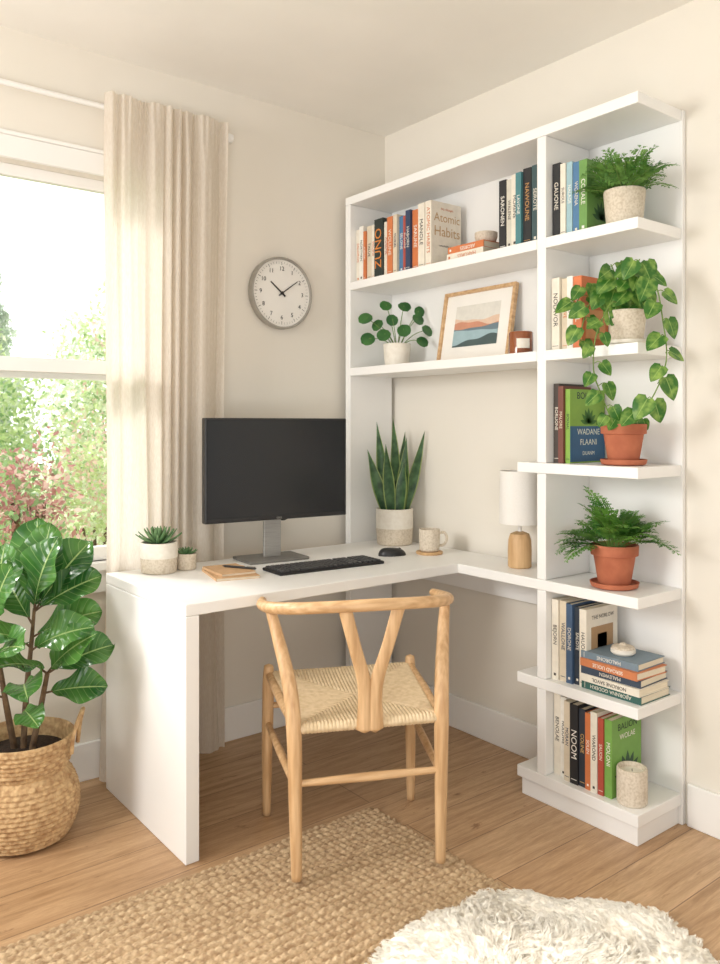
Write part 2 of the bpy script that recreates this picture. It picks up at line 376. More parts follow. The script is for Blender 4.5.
# ------------------------------------------------------------------ clock
c = top('wall_clock', 'round silver-rimmed wall clock with white dial', 'clock', (-.582, -.001, 1.816), (PI/2, 0, 0))
rr = .150
finish(MB().lathe([(0, 0), (rr-.006, 0), (rr, .006), (rr, .03), (rr-.004, .036), (rr-.008, .036), (rr-.011, .022)], 72), 'rim', SILVER, c)
finish(MB().lathe([(rr-.010, .020), (rr-.010, .0245), (0, .0245)], 64), 'dial', DIAL, c)
b = MB()
for k in range(60):
    a = k*PI/30; l = .008 if k % 5 else .013; w_ = .0006 if k % 5 else .0011
    d = Vector((math.sin(a), math.cos(a), 0)); s = Vector((d.y, -d.x, 0)); p0 = d*(.131-l); p1 = d*.131; z = Vector((0, 0, .0252))
    b.add([p0-s*w_+z, p0+s*w_+z, p1+s*w_+z, p1-s*w_+z], [(0, 1, 2, 3)])
finish(b, 'minute_marks', INK, c, smooth=0)
for k in range(1, 13):
    a = k*PI/6; text(str(k), .025, INK, c, UP3, (math.sin(a)*.102, math.cos(a)*.102, .0253), 'numeral')
def hand(name, ang, l, wd, z):
    a = math.radians(ang); d = Vector((math.sin(a), math.cos(a), 0)); s = Vector((d.y, -d.x, 0)); q = []
    for zz in (z, z+.0015): q += [-d*.02-s*wd+Vector((0, 0, zz)), -d*.02+s*wd+Vector((0, 0, zz)), d*l+s*wd*.6+Vector((0, 0, zz)), d*l-s*wd*.6+Vector((0, 0, zz))]
    finish(MB().add(q, [(0, 1, 2, 3), (7, 6, 5, 4), (0, 4, 5, 1), (1, 5, 6, 2), (2, 6, 7, 3), (3, 7, 4, 0)]), name, INK, c, smooth=0)
hand('hour_hand', -52, .070, .0038, .027); hand('minute_hand', 54, .094, .0028, .029)
finish(MB().lathe([(.007, .0255), (.007, .031), (.003, .032), (0, .032)], 16), 'hub', INK, c)

# ------------------------------------------------------------------ desk + bookcase
FX = -.26; RE = -1.487; T = .035
d = top('corner_desk', 'white L-shaped corner desk with solid end panel', 'desk', (-1.36, -.4, 0))
def dl(poly): return [(x+1.36, y+.4) for x, y in poly]
poly = [(-1.36, -.735), (FX, -.735), (FX, RE), (-.021, RE), (-.021, -.076), (-.84, -.076), (-.84, -.11), (-1.36, -.11)]
finish(MB().prism(dl(poly), .715, .75), 'desktop', WHITE, d, smooth=0, bevel=.003)
finish(box(0, .044, -.335, .29, 0, .7145), 'end_panel', WHITE, d, smooth=0, bevel=.003)
finish(box(1.322, 1.338, -.70, .32, .60, .7145), 'apron', WHITE, d, smooth=0, bevel=.002)
k = top('bookcase', 'tall white open bookcase lining the corner wall', 'bookcase', (-.13, -1.3, 0))
def bk(name, x0, x1, y0, y1, z0, z1, label=None):
    return finish(box(x0+.13, x1+.13, y0+1.3, y1+1.3, z0, z1), name, WHITE, k, smooth=0, bevel=.0025, label=label)
DY0, DY1 = -1.142, -1.105
LY = -.075
bk('top_board', FX, -.0205, RE, -.04, 2.23, 2.265)
bk('side_panel', FX, -.0205, LY, -.04, 0, 2.2295)
bk('divider', FX+.002, -.0205, DY0, DY1, .7505, 1.1045); bk('divider', FX+.002, -.0205, DY0, DY1, 1.1405, 2.2295)
bk('divider', FX+.002, -.0205, DY0, DY1, .4205, .7145); bk('divider', FX+.002, -.0205, DY0, DY1, .1005, .3845)
bk('back_panel', -.02, -.001, RE-.004, DY1, .0, 2.265); bk('back_panel', -.02, -.001, DY1+.0005, -.04, 1.48, 2.265)
for z in (1.89, 1.515):
    bk('shelf', FX, -.0205, DY1+.0003, LY-.0003, z-T, z); bk('shelf', FX, -.0205, RE, DY0-.0003, z-T, z)
bk('shelf', FX, -.0205, RE, -1.02, 1.105, 1.14); bk('shelf', FX, -.0205, RE, -1.02, .385, .42)
bk('bottom_shelf', FX, -.0205, RE, -1.02, .062, .10); bk('plinth', FX+.014, -.0205, RE+.01, -1.03, 0, .0615)

# ------------------------------------------------------------------ books
def book(th, h, dp, col, loc, title=None, tcol=(240, 230, 210), group='', label='', flat=False, cover=None, rz=0, tsize=None, lean=0):
    ob_m = MB(); c_ = .0022
    ob_m.box(0, dp, -th/2, -th/2+c_, 0, h); ob_m.box(0, dp, th/2-c_, th/2, 0, h); ob_m.box(-.0006, c_, -th/2+.0001, th/2-.0001, 0, h)
    rot = (PI/2, 0, rz) if flat else (lean, 0, rz)
    lc = loc if not flat else (loc[0], loc[1], loc[2]+th/2)
    o = finish(ob_m, 'book', cloth(col), loc=lc, rot=rot, smooth=0)
    tag(o, label, 'book', group or None)
    finish(box(c_, dp-.004, -th/2+c_, th/2-c_, .003, h-.003), 'pages', PAPER, o, smooth=0)
    if title:
        text(title, tsize or min(th*.72, .026), cloth(tcol), o, SPINE_UP if title == 'ZUNO' else SPINE, (-.0012, 0, h*(.5 if tsize else .56)), 'spine_title', fit=h*(.86 if tsize else .72))
        k_ = R.random()
        if k_ < .35:
            finish(box(-.0010, .0005, -th*.36, th*.36, h*.055, h*.062), 'spine_rule', cloth(tcol), o, smooth=0)
        elif k_ < .7 and not tsize:
            finish(box(-.0010, .0005, -th*.16, th*.16, h*.05, h*.05+th*.32), 'spine_emblem', cloth(tcol), o, smooth=0)
    if cover:
        for (s, sz, cc, zz) in cover.get('text', []):
            text(s, sz, cloth(cc), o, COVER, (dp*.52, -th/2-.0006, h*zz), 'cover_title', fit=dp*.86, ext=.0001)
        for (x0, x1, z0, z1, cc) in cover.get('art', []):
            finish(box(dp*x0, dp*x1, -th/2-.0004, -th/2, h*z0, h*z1), 'cover_art', cloth(cc), o, smooth=0)
        for (cc, zc, sc) in cover.get('plant', []):
            b_ = MB()
            for a_ in (-75, -48, -22, 0, 24, 50, 76):
                an = math.radians(a_); dx_, dz_ = math.sin(an), math.cos(an)
                L_ = sc*(1-.002*abs(a_)); vs_ = []
                for t_ in range(9):
                    q_ = t_/8; w_ = .15*L_*math.sin(PI*q_)
                    vs_ += [(dp*.52+dx_*L_*q_-dz_*w_, -th/2-.0009, h*zc+dz_*L_*q_+dx_*w_), (dp*.52+dx_*L_*q_+dz_*w_, -th/2-.0009, h*zc+dz_*L_*q_-dx_*w_)]
                b_.add(vs_, [(2*i_, 2*i_+1, 2*i_+3, 2*i_+2) for i_ in range(8)])
            finish(b_, 'cover_art', cloth(cc), o, smooth=0)
    return o
def cname(c):
    r_, g_, b_ = c
    mx = max(c); mn = min(c)
    if mn > 195: return 'cream'
    if mx < 70: return 'black' if mx-mn < 20 else 'dark blue' if b_ == mx else 'dark brown'
    if mx-mn < 30: return 'grey'
    if r_ == mx: return 'orange' if g_ > 85 and r_-g_ > 50 else 'tan' if g_ > 120 else 'red' if r_ > 140 else 'brown'
    if g_ == mx: return 'green'
    return 'blue'
def row(y, z, items, group, where):
    for it in items:
        th, h, dp, col, ti, tc = it[:6]; cov = it[6] if len(it) > 6 else None; ts = it[7] if len(it) > 7 else None
        xo = -.225+R.uniform(-.009, .009)
        book(th-.0015, h+R.uniform(-.006, .004), dp, col, (xo, y-th/2, z), ti, tc, group, '%s %sbook with %s standing %s' % (cname(col), 'thick ' if th > .035 else 'thin ' if th < .025 else '', 'printed front cover' if cov else 'lettered spine', where), cover=cov, tsize=ts)
        y -= th
    return y
CR = (234, 226, 210); CR2 = (222, 208, 184); BK = (38, 38, 40); OR = (210, 122, 72); NV = (50, 66, 96); GRN = (40, 50, 46); RD = (178, 78, 60); TL = (76, 130, 136); BL = (80, 124, 164)
DK = (66, 58, 50); WT = (242, 238, 228); LG = (136, 176, 74)
row(-.077, 1.89, [
 (.028, .235, .16, CR, 'SALOROE', OR), (.028, .24, .16, WT, 'NORTHEN', DK), (.018, .215, .15, OR, 'WAROUN', WT), (.030, .238, .16, CR2, 'TALUE', DK), (.024, .23, .16, CR, 'MOLENE', OR),
 (.058, .25, .165, GRN, 'ZUNO', (226, 140, 60), None, .058), (.030, .232, .16, CR, 'AUSENE', RD), (.036, .24, .16, OR, 'WOLUNE', CR), (.026, .25, .16, CR2, 'MORIEL', NV), (.028, .24, .16, BL, 'SELONE', WT),
 (.026, .235, .16, RD, 'SOLORE', CR), (.030, .252, .16, NV, 'HABORN', CR), (.036, .245, .16, OR, 'SARUNE', WT), (.038, .262, .16, CR, 'MANOLE', DK),
 (.036, .262, .165, CR, 'ATOMIC HABITS', OR, {'text': [('Atomic', .056, (196, 160, 112), .76), ('Habits', .056, (196, 160, 112), .55), ('tiny changes', .014, OR, .9), ('remarkable results', .012, DK, .34)]})],
 'books on the top shelf', 'on the top shelf')
book(.030, .19, .15, CR, (-.225, -.640, 1.89), 'HARORES', OR, 'stacked books on the top shelf', 'cream book lying flat at the stack base', flat=True)
book(.026, .185, .145, OR, (-.222, -.644, 1.92), 'ARORSES', WT, 'stacked books on the top shelf', 'orange book lying flat on a cream book', flat=True)
row(-.90, 1.89, [(.034, .25, .16, BK, 'SARONEN', WT), (.026, .252, .16, (212, 206, 190), 'WALENE', DK), (.030, .262, .16, CR, 'MORENE', DK), (.026, .255, .16, TL, 'LAVONE', WT), (.036, .262, .16, BK, 'NAWOUNE', (200, 150, 90)), (.030, .268, .16, (60, 84, 88), 'SEIROTE', CR)],
    'books beside the top divider', 'against the shelf divider')
row(-1.144, 1.89, [(.032, .245, .15, BK, 'GAUONE', CR), (.022, .24, .15, CR, 'SUROLE', DK), (.024, .24, .15, (160, 192, 200), 'NALAGE', WT), (.026, .238, .15, BL, 'WORENA', CR), (.032, .24, .145, (112, 156, 80), 'CORALE', WT,
    {'text': [('GAROLE', .024, WT, .86), ('NORIE', .02, WT, .74)], 'plant': [((52, 96, 52), .2, .06)]})], 'books beside the potted fern', 'beside a potted fern')
row(-1.144, 1.515, [(.034, .245, .15, CR, 'NOLAVOR', DK), (.026, .24, .15, CR2, 'SILOVE', OR), (.024, .236, .15, WT, 'EROLINE', DK), (.034, .236, .145, (220, 124, 76), 'MANIOL', WT,
    {'text': [('SONOLE', .024, WT, .8)], 'art': [(.15, .88, .15, .55, (232, 168, 114))]})], 'books beside the trailing plant', 'beside a trailing plant')
row(-1.144, 1.14, [(.024, .262, .15, (72, 64, 58), 'BORLIONE', CR), (.022, .258, .15, (118, 68, 56), 'MALORE', CR2), (.020, .25, .19, LG, 'BOKNAL', (30, 50, 40),
    {'text': [('BOKNAL', .032, (24, 44, 60), .91), ('WADANE', .028, (230, 236, 220), .42), ('FLAANI', .028, (230, 236, 220), .28), ('DUANM', .018, (230, 236, 220), .13)], 'art': [(.0, 1.0, .02, .50, (56, 100, 138))], 'plant': [((70, 120, 48), .53, .055)]})], 'books beside the terracotta pot', 'beside a terracotta pot')
row(-1.144, .42, [(.028, .27, .15, CR, 'BEJORN', DK), (.028, .268, .15, CR2, 'WALLONE', NV), (.026, .262, .15, (68, 92, 122), 'DORONE', CR), (.024, .252, .15, (48, 58, 70), 'SALOTE', CR), (.028, .25, .17, CR, 'HAUOLE', DK,
    {'text': [('THE NORLOW', .018, DK, .88)], 'art': [(.15, .85, .3, .76, (176, 140, 100)), (.35, .65, .34, .66, (96, 74, 56))]})], 'books on the lower shelf', 'on the lower shelf')
row(-1.144, .10, [(.028, .272, .15, CR, 'BENOLAE', DK), (.024, .268, .15, WT, 'NOLIOWE', DK), (.024, .26, .15, CR2, 'MORAN', NV), (.032, .262, .15, BK, 'NOOM', WT, None, .030), (.026, .256, .15, (48, 54, 64), 'COLINE', (220, 180, 110)), (.022, .25, .15, OR, 'SOLEN', WT), (.026, .252, .15, CR, 'WAROND', DK), (.022, .246, .15, RD, 'SALION', CR), (.028, .248, .16, (120, 166, 78), 'MOLONI', WT,
    {'text': [('BALION', .030, (24, 50, 30), .88), ('WOLAE', .024, WT, .75)], 'plant': [((46, 82, 52), .2, .085)]})], 'books on the bottom shelf', 'on the bottom shelf')
z = .42
for i, (th, h, dp, col, ti, tc) in enumerate([(.026, .215, .16, (52, 96, 88), 'AJIORNNA GODEKH', CR), (.024, .215, .158, CR, 'NORIONE SAVOL', DK), (.024, .21, .156, (62, 74, 90), 'MALEWEN', CR), (.024, .21, .155, (206, 128, 84), 'SEROAD UOLSE', WT), (.022, .205, .15, (120, 138, 150), 'HALORONE', WT)]):
    book(th, h, dp, col, (-.235+R.uniform(0, .008), -1.262+R.uniform(-.003, .003), z), ti, tc, 'stacked books on the lower shelf', '%s book lying flat in a stack' % cname(col), flat=True, rz=R.uniform(-.04, .04), tsize=.016)
    z += th
ztop = z
def pot(parent, prof, mat, soil_r, soil_z, n=48, name='pot'):
    finish(MB().lathe(prof, n), name, mat, parent)
    if soil_r: finish(MB().lathe([(0, soil_z-.01), (soil_r, soil_z-.01), (soil_r, soil_z), (soil_r*.6, soil_z+.004), (0, soil_z+.006)], 32), 'soil', SOIL, parent)
t = top('trinket_dish', 'small cream ceramic lidded dish on stacked books', 'dish', (-.16, -1.37, ztop+.001))
finish(MB().lathe([(0, 0), (.032, 0), (.038, .006), (.038, .016), (.036, .018)], 32), 'dish', CREAMC, t)
finish(MB().lathe([(.036, .0182), (.034, .024), (.012, .029), (.008, .034), (0, .035)], 32), 'lid', SPECK, t)
t = top('bowl', 'small beige ceramic bowl on stacked books', 'bowl', (-.14, -.765, 1.9465))
finish(MB().lathe([(0, 0), (.025, 0), (.038, .012), (.043, .03), (.043, .046), (.040, .047), (.039, .03), (.033, .014), (0, .009)], 36), 'body', SPECK, t)
t = top('candle', 'beige ceramic jar candle on the bottom shelf', 'candle', (-.195, -1.425, .10))
finish(MB().lathe([(0, 0), (.042, 0), (.046, .005), (.046, .105), (.044, .11), (.040, .11), (.039, .09)], 40), 'jar', SPECK, t)
finish(MB().lathe([(.0392, .08), (.0392, .095), (0, .096)], 30), 'wax', CREAMC, t); finish(MB().tube([(0, 0, .096), (0, 0, .104)], .0012, n=6, smooth=0), 'wick', INK, t)
t = top('candle', 'amber glass jar candle beside the framed picture', 'candle', (-.175, -.965, 1.515))
finish(MB().lathe([(0, 0), (.040, 0), (.043, .004), (.043, .078), (.041, .082), (.038, .082), (.037, .06)], 40), 'jar', AMBER, t)
finish(MB().lathe([(.0375, .05), (.0375, .066), (0, .067)], 30), 'wax', CREAMC, t)
b = MB(); vs = []
for i in range(9):
    a = math.radians(200+i*8); vs += [(.0436*math.cos(a), .0436*math.sin(a), .022), (.0436*math.cos(a), .0436*math.sin(a), .056)]
b.add(vs, [(2*i, 2*i+2, 2*i+3, 2*i+1) for i in range(8)]); finish(b, 'label', CREAMC, t)
finish(MB().tube([(0, 0, .067), (0, 0, .075)], .0012, n=6, smooth=0), 'wick', INK, t)

# picture frame (leaning on back panel)
fr = top('picture_frame', 'oak framed abstract landscape print leaning on the shelf', 'picture frame', (-.085, -.645, 1.5165), (0, math.radians(10), 0))
FW, FH = .385, .295
b = MB(); f = .014
b.box(-.02, 0, -FW/2, -FW/2+f, 0, FH); b.box(-.02, 0, FW/2-f, FW/2, 0, FH); b.box(-.02, 0, -FW/2+f, FW/2-f, 0, f); b.box(-.02, 0, -FW/2+f, FW/2-f, FH-f, FH)
finish(b, 'frame', OAKX, fr, smooth=0, bevel=.002)
finish(box(-.009, -.004, -FW/2+f, FW/2-f, f, FH-f), 'mat_board', M('mat_board', rgb(244, 240, 232), rough=.8), fr, smooth=0)
aw, ah, az = .120, .085, FH/2
b = MB()
def strip(pts_top, zbot, mi, off):
    n = len(pts_top); vs = [(-.0095-off*.0002, y, zz) for y, zz in pts_top]+[(-.0095-off*.0002, y, zbot) for y, zz in pts_top]
    b.add(vs, [(i, i+1, n+i+1, n+i) for i in range(n-1)], mat=mi)
def ridge(z0, amp, ph, fr_):
    return [(aw-2*aw*i/24, az+z0+amp*math.sin(i/24*fr_+ph)+amp*.4*math.sin(i/24*fr_*2.7+ph)) for i in range(25)]
strip([(aw, az+ah), (-aw, az+ah)], az-ah, 0, 0)
strip(ridge(.026, .006, 2.0, 5), az-ah, 1, 1); strip(ridge(.008, .009, .3, 5), az-ah, 2, 2); strip(ridge(-.008, .005, 3.6, 4), az-ah, 3, 3)
strip(ridge(-.022, .004, 1, 4), az-ah, 4, 4); strip(ridge(-.060, .014, 4.5, 4), az-ah, 5, 5)
cs = [(226, 222, 212), (226, 196, 172), (206, 146, 118), (108, 128, 138), (160, 186, 192), (74, 92, 92)]
finish(b, 'artwork', [cloth(c_) for c_ in cs], fr, smooth=0)

# ------------------------------------------------------------------ desk objects
m = top('monitor', 'large black flat desktop monitor on a metal stand', 'monitor', (-.758, -.248, .75), (0, 0, math.radians(-6)))
MW = .590
b = MB(); b.box(-MW/2, MW/2, -.045, -.012, .160, .542); b.box(-.15, .15, -.012, .012, .26, .44)
finish(b, 'housing', BLACK, m, smooth=0, bevel=.004)
finish(box(-MW/2+.007, MW/2-.007, -.0462, -.045, .176, .535), 'screen', SCREEN, m, smooth=0)
text('DELL', .011, SILVER, m, COVER, (0, -.0465, .1675), 'maker_mark')
finish(box(-.036, .036, .0125, .026, .012, .36), 'stand_neck', METAL, m, smooth=0, bevel=.003)
finish(MB().box(-.125, .125, -.055, .108, 0, .012), 'stand_base', DMETAL, m, smooth=0, bevel=.004)
finish(MB().tube([(.02, .03, .26), (.04, .045, .16), (.08, .05, .15), (.10, .03, .2)], .003, n=8), 'cable', BLACK, m)

kb = top('keyboard', 'slim black full-size keyboard on the desk', 'keyboard', (-.69, -.485, .75), (0, 0, math.radians(-4)))
b = MB(); b.box(-.22, .22, -.067, .067, 0, .011); finish(b, 'case', KEYB, kb, smooth=0, bevel=.004)
b = MB()
for rI in range(6):
    y = .052-rI*.0208; x = -.213
    for si, cnt in enumerate([14, 3, 4]):
        for q in range(cnt):
            wk = .0195
            if rI == 5 and si == 0 and q in (4, 5, 6, 7):
                if q == 4: b.box(x+.0026, x+wk*4-.0026, y-.0070, y+.0070, .011, .0165)
                x += wk; continue
            b.box(x+.0026, x+wk-.0026, y-.0070, y+.0070, .011, .0165); x += wk
        x += .007
finish(b, 'keys', KEYM, kb, smooth=0)

mo = top('computer_mouse', 'black computer mouse on the desk', 'mouse', (-.33, -.44, .75), (0, 0, math.radians(-118)))
b = MB(); rows_ = 12; n = 24; vs = []
for i in range(rows_+1):
    ph = i/rows_*PI/2
    for j in range(n):
        a = 2*PI*j/n
        vs.append((.032*math.cos(ph)**.6*math.cos(a)*(1-.1*math.sin(a)), .056*math.cos(ph)**.6*math.sin(a), .030*math.sin(ph)*(1-.18*math.sin(a)*math.cos(ph))))
b.add(vs, [(i*n+j, i*n+(j+1) % n, (i+1)*n+(j+1) % n, (i+1)*n+j) for i in range(rows_) for j in range(n)]+[tuple(reversed(range(n)))])
finish(b, 'shell', BLACK, mo, smooth=60); finish(MB().lathe([(0, -.003), (.006, -.003), (.006, .003), (0, .003)], 16), 'scroll_wheel', KEYM, mo, loc=(0, .03, .024), rot=(0, PI/2, 0))

co = finish(MB().lathe([(0, 0), (.052, 0), (.054, .003), (.054, .008), (.052, .010), (0, .010)], 40), 'coaster', LWOOD, loc=(-.185, -.50, .75)); tag(co, 'round light wood coaster under the mug', 'coaster')
mg = top('mug', 'beige speckled stoneware mug on a wooden coaster', 'mug', (-.185, -.50, .7605))
finish(MB().lathe([(0, 0), (.034, 0), (.040, .006), (.042, .04), (.042, .086), (.0405, .089), (.038, .086), (.038, .012), (.03, .008), (0, .008)], 44), 'body', SPECK, mg)
finish(MB().tube([(.040, 0, .072), (.060, 0, .074), (.070, 0, .052), (.060, 0, .028), (.040, 0, .022)], .0055, n=10, up=(0, 1, 0)), 'handle', SPECK, mg, rot=(0, 0, math.radians(-38)))

for i, (zz, rz, lab, cc) in enumerate([(.75, -14, 'tan kraft notebook lying flat on the desk', KRAFT), (.7595, -6, 'small tan kraft notebook on top of another', KRAFT)]):
    nb = top('notebook', lab, 'notebook', (-1.03, -.40+i*.01, zz), (0, 0, math.radians(rz)), 'notebooks on the desk')
    a, c_ = (.075, .105) if i == 0 else (.062, .088)
    b = MB(); b.box(-a, a, -c_, c_, 0, .0012); b.box(-a, a, -c_, c_, .0078, .009); b.box(-a-.0006, -a+.001, -c_, c_, 0, .009)
    finish(b, 'cover', cc, nb, smooth=0); finish(box(-a+.001, a-.002, -c_+.002, c_-.002, .0012, .0078), 'pages', PAPER, nb, smooth=0)
pn = top('pen', 'slim dark pen lying on a notebook', 'pen', (-1.0, -.41, .7730), (0, PI/2, math.radians(-62)))
finish(MB().lathe([(0, -.072), (.0015, -.068), (.004, -.058), (.0042, .06), (.003, .066), (0, .066)], 14), 'barrel', INK, pn)
finish(box(-.0062, -.0045, -.0012, .0012, .03, .064), 'clip', SILVER, pn)

# lamp
lp = top('table_lamp', 'small wooden table lamp with white drum shade', 'lamp', (-.135, -.925, .75))
finish(MB().lathe([(0, 0), (.038, 0), (.042, .004), (.043, .06), (.041, .10), (.034, .122), (.014, .130), (0, .131)], 44), 'lamp_base', LWOOD, lp)
finish(MB().lathe([(.007, .1285), (.007, .20), (.012, .201), (.012, .24), (0, .241)], 16), 'stem', TRIM, lp)
b = MB().lathe([(.074, .160), (.071, .350), (.0695, .350), (.0725, .160), (.074, .160)], 56); finish(b, 'lamp_shade', SHADE, lp, smooth=60)

# ------------------------------------------------------------------ plants
P_FID = lambda s: ((math.sin(PI*s**1.3)**.75 if 0 < s < 1 else .0)*(1-.15*math.exp(-((s-.30)/.12)**2))+.02)
P_HE = lambda s: (math.sin(PI*s**.58)**.8*1.02 if 0 < s < 1 else 0)+.34*max(0, 1-s*6)
P_BL = lambda s: (1-s**3.2)*(.62+.38*math.sin(PI*min(1, s*1.15)))
P_LA = lambda s: math.sin(PI*s**.6) if 0 < s < 1 else .1
P_RO = lambda s: math.sqrt(max(0, 1-(2*s-1)**2))*1.0+.02

def two_tone(parent, r_, h, split):
    finish(MB().lathe([(0, 0), (r_*.88, 0), (r_*.95, .004), (r_, h*split)], 48), 'pot_base', SPECK, parent)
    finish(MB().lathe([(r_, h*split), (r_+.0008, h*split+.0004), (r_+.0004, h-.003), (r_-.002, h), (r_-.007, h), (r_-.009, h-.02), (r_-.012, h*split)], 48), 'pot', CREAMC, parent)
    finish(MB().lathe([(0, h-.03), (r_-.010, h-.03), (r_-.009, h-.018), (0, h-.014)], 32), 'soil', SOIL, parent)

def rosette(parent, h, n, L, W, mat=SUCC):
    b = MB()
    for i in range(n):
        q = i/n; a = i*2.399
        el = .12+q*1.2
        d_ = Vector((math.cos(a)*math.cos(el), math.sin(a)*math.cos(el), math.sin(el)))
        b.leaf(Vector((0, 0, h))+Vector((d_.x, d_.y, 0))*.006, d_, (0, 0, 1), L*(1.05-.35*q), W, P_LA, n=6, fold=.5, bend=-.5)
    o = finish(b, 'leaves', mat, parent, smooth=180)
    md = o.modifiers.new('solid', 'SOLIDIFY'); md.thickness = .003; md.offset = 0
s1 = top('potted_succulent', 'spiky green succulent in a two-tone ceramic pot', 'potted plant', (-1.205, -.205, .75)); two_tone(s1, .064, .106, .5); rosette(s1, .094, 44, .085, .018)
s2 = top('potted_succulent', 'tiny succulent in a small beige speckled pot', 'potted plant', (-1.105, -.215, .75))
pot(s2, [(0, 0), (.030, 0), (.034, .004), (.036, .055), (.034, .058), (.030, .056), (.029, .04)], SPECK, .0295, .048); rosette(s2, .05, 24, .038, .013)

# snake plant
sn = top('snake_plant', 'upright snake plant in a cream two-tone pot', 'potted plant', (-.125, -.215, .75)); two_tone(sn, .080, .155, .46)
b = MB()
LV = [(.0, .0, .03, 0, .42), (.03, .2, .12, 1.2, .36), (.03, 2.5, .12, 2.4, .40), (.035, 3.6, .18, 3.2, .31), (.04, 5.6, .26, 2.0, .37), (.04, 2.8, .30, 1.5, .29), (.045, 4.5, .14, 2.9, .24), (.03, 5.0, .10, .4, .33)]
for i, (rd, a, ln, fa, L_) in enumerate(LV):
    d_ = Vector((math.cos(a)*math.sin(ln), math.sin(a)*math.sin(ln), math.cos(ln)))
    b.leaf((math.cos(a)*rd, math.sin(a)*rd, .135), d_, (-.62+.4*math.cos(fa*3), -.78+.4*math.sin(fa*3), .01), L_, .056, P_BL, n=14, fold=.3, bend=R.uniform(-.2, .2), wave=.03)
finish(b, 'leaves', SNAKE, sn, smooth=180)

# pilea
pl = top('potted_pilea', 'round-leaved green plant in a cream pot', 'potted plant', (-.145, -.255, 1.515))
pot(pl, [(0, 0), (.048, 0), (.052, .004), (.060, .095), (.058, .098), (.053, .096), (.051, .07)], CREAMC, .0525, .086)
b = MB(); st = MB()
IR = Vector((.787, -.617, 0)); IT = Vector((-.617, -.787, 0)); UZ = Vector((0, 0, 1))
PL = [(-.120, .12, .02), (-.08, .185, -.02), (-.02, .205, 0), (.03, .265, -.02), (.085, .205, .02), (.025, .155, .06), (.135, .155, .02), (.10, .105, .06), (-.055, .135, .06), (-.130, .21, .0), (-.045, .27, -.03), (.125, .24, -.04)]
for (rx, rz_, ry) in PL:
    e = IR*rx+IT*(ry*.9)+UZ*(rz_+.0)
    if e.x > .08: e.x = .08
    e0 = IR*rx*.1+UZ*.084
    st.tube([e0, e0.lerp(e, .5)+UZ*.015, e], [.0022, .0018, .0014], n=6, sub=4)
    sz = R.uniform(.048, .066)
    upv = (IT*1.0+UZ*R.uniform(.2, 1.2)+IR*rx*3+IR*R.uniform(-.4, .4)).normalized()
    dd = IR*rx*6-UZ*.5; dd = (dd-upv*dd.dot(upv)).normalized()
    b.leaf(e-dd*sz*.4, dd, upv, sz, sz, P_RO, n=8, fold=.10, bend=.25)
finish(st, 'stems', STEM, pl); finish(b, 'leaves', PILEA, pl, smooth=180)

# ferns
def frond(b, st, base, az, el, L, arch, pin, pl_, k_leaf, lw, ks=.5):
    p = Vector(base); n = pin; pts = [p.copy()]; e = el
    hd = Vector((math.cos(az), math.sin(az), 0)); sd = Vector((-math.sin(az), math.cos(az), 0))
    twist = R.uniform(-.4, .4)
    for i in range(n):
        t = i/n; e = el-arch*t**1.3
        dv = hd*math.cos(e)+Vector((0, 0, 1))*math.sin(e)+sd*twist*t*.5
        dv.normalize(); p = p+dv*(L/n); pts.append(p.copy())
        if t < .2: continue
        l = pl_*math.sin(PI*(t*.84+.12)**.8)**.8*R.uniform(.8, 1.15)
        nrm = (-hd*math.sin(e)+Vector((0, 0, 1))*math.cos(e)).normalized()
        for s_ in (1, -1):
            ld = (sd*s_+dv*.5+nrm*R.uniform(-.3, .25)).normalized()
            for k in range(1, k_leaf+1):
                q = k/k_leaf; pp = p+ld*l*q; sz = l*ks*(1.1-.5*q)
                if k == k_leaf: b.leaf(pp-ld*sz*.3, ld, nrm, sz, sz*lw, P_LA, n=3, fold=.1, bend=.3)
                else:
                    for s2_ in (1, -1):
                        b.leaf(pp, ld*.45+dv*s2_*.9+nrm*R.uniform(-.2, .2), nrm, sz, sz*lw, P_LA, n=3, fold=.1, bend=.3)
    st.tube([pts[0], pts[len(pts)//3], pts[2*len(pts)//3], pts[-1]], [.0014, .0011, .0009, .0005], n=5, sub=4)
def terracotta(parent, r_, h, saucer=True):
    z0 = .012 if saucer else 0
    if saucer: finish(MB().lathe([(0, 0), (r_*.86, 0), (r_*1.0, .004), (r_*1.06, .018), (r_*1.02, .019), (r_*.94, .0105), (0, .0105)], 44), 'saucer', TERRA, parent)
    finish(MB().lathe([(0, z0), (r_*.66, z0), (r_*.70, z0+.003), (r_*.90, z0+h*.72), (r_*.92, z0+h*.73), (r_*1.02, z0+h*.74), (r_*1.04, z0+h-.003), (r_*1.02, z0+h), (r_*.94, z0+h), (r_*.89, z0+h*.8)], 48), 'pot', TERRA, parent)
    finish(MB().lathe([(0, z0+h*.8), (r_*.885, z0+h*.8), (r_*.9, z0+h*.88), (0, z0+h*.92)], 32), 'soil', SOIL, parent)
    return z0+h*.9
f1 = top('potted_fern', 'lush green fern in a terracotta pot on its saucer', 'potted plant', (-.170, -1.345, .75))
zt = terracotta(f1, .072, .125)
b = MB(); st = MB()
for i in range(48):
    az_ = i*2.399; el = .25+1.25*((i*11 % 48)/48); L_ = R.uniform(.15, .23)
    if math.cos(az_) > .3: L_ = min(L_, .13); el = max(el, 1.0)
    if math.sin(az_) > .4: L_ = min(L_, .175)
    frond(b, st, (math.cos(az_)*.02, math.sin(az_)*.02, zt), az_, el, L_, R.uniform(.5, 1.4), 14, .038, 4, .8, .42)
finish(st, 'stems', STEM, f1); finish(b, 'fronds', FERNM, f1, smooth=180)
f2 = top('potted_fern', 'fine-leaved fern in a beige speckled pot', 'potted plant', (-.175, -1.385, 1.89))
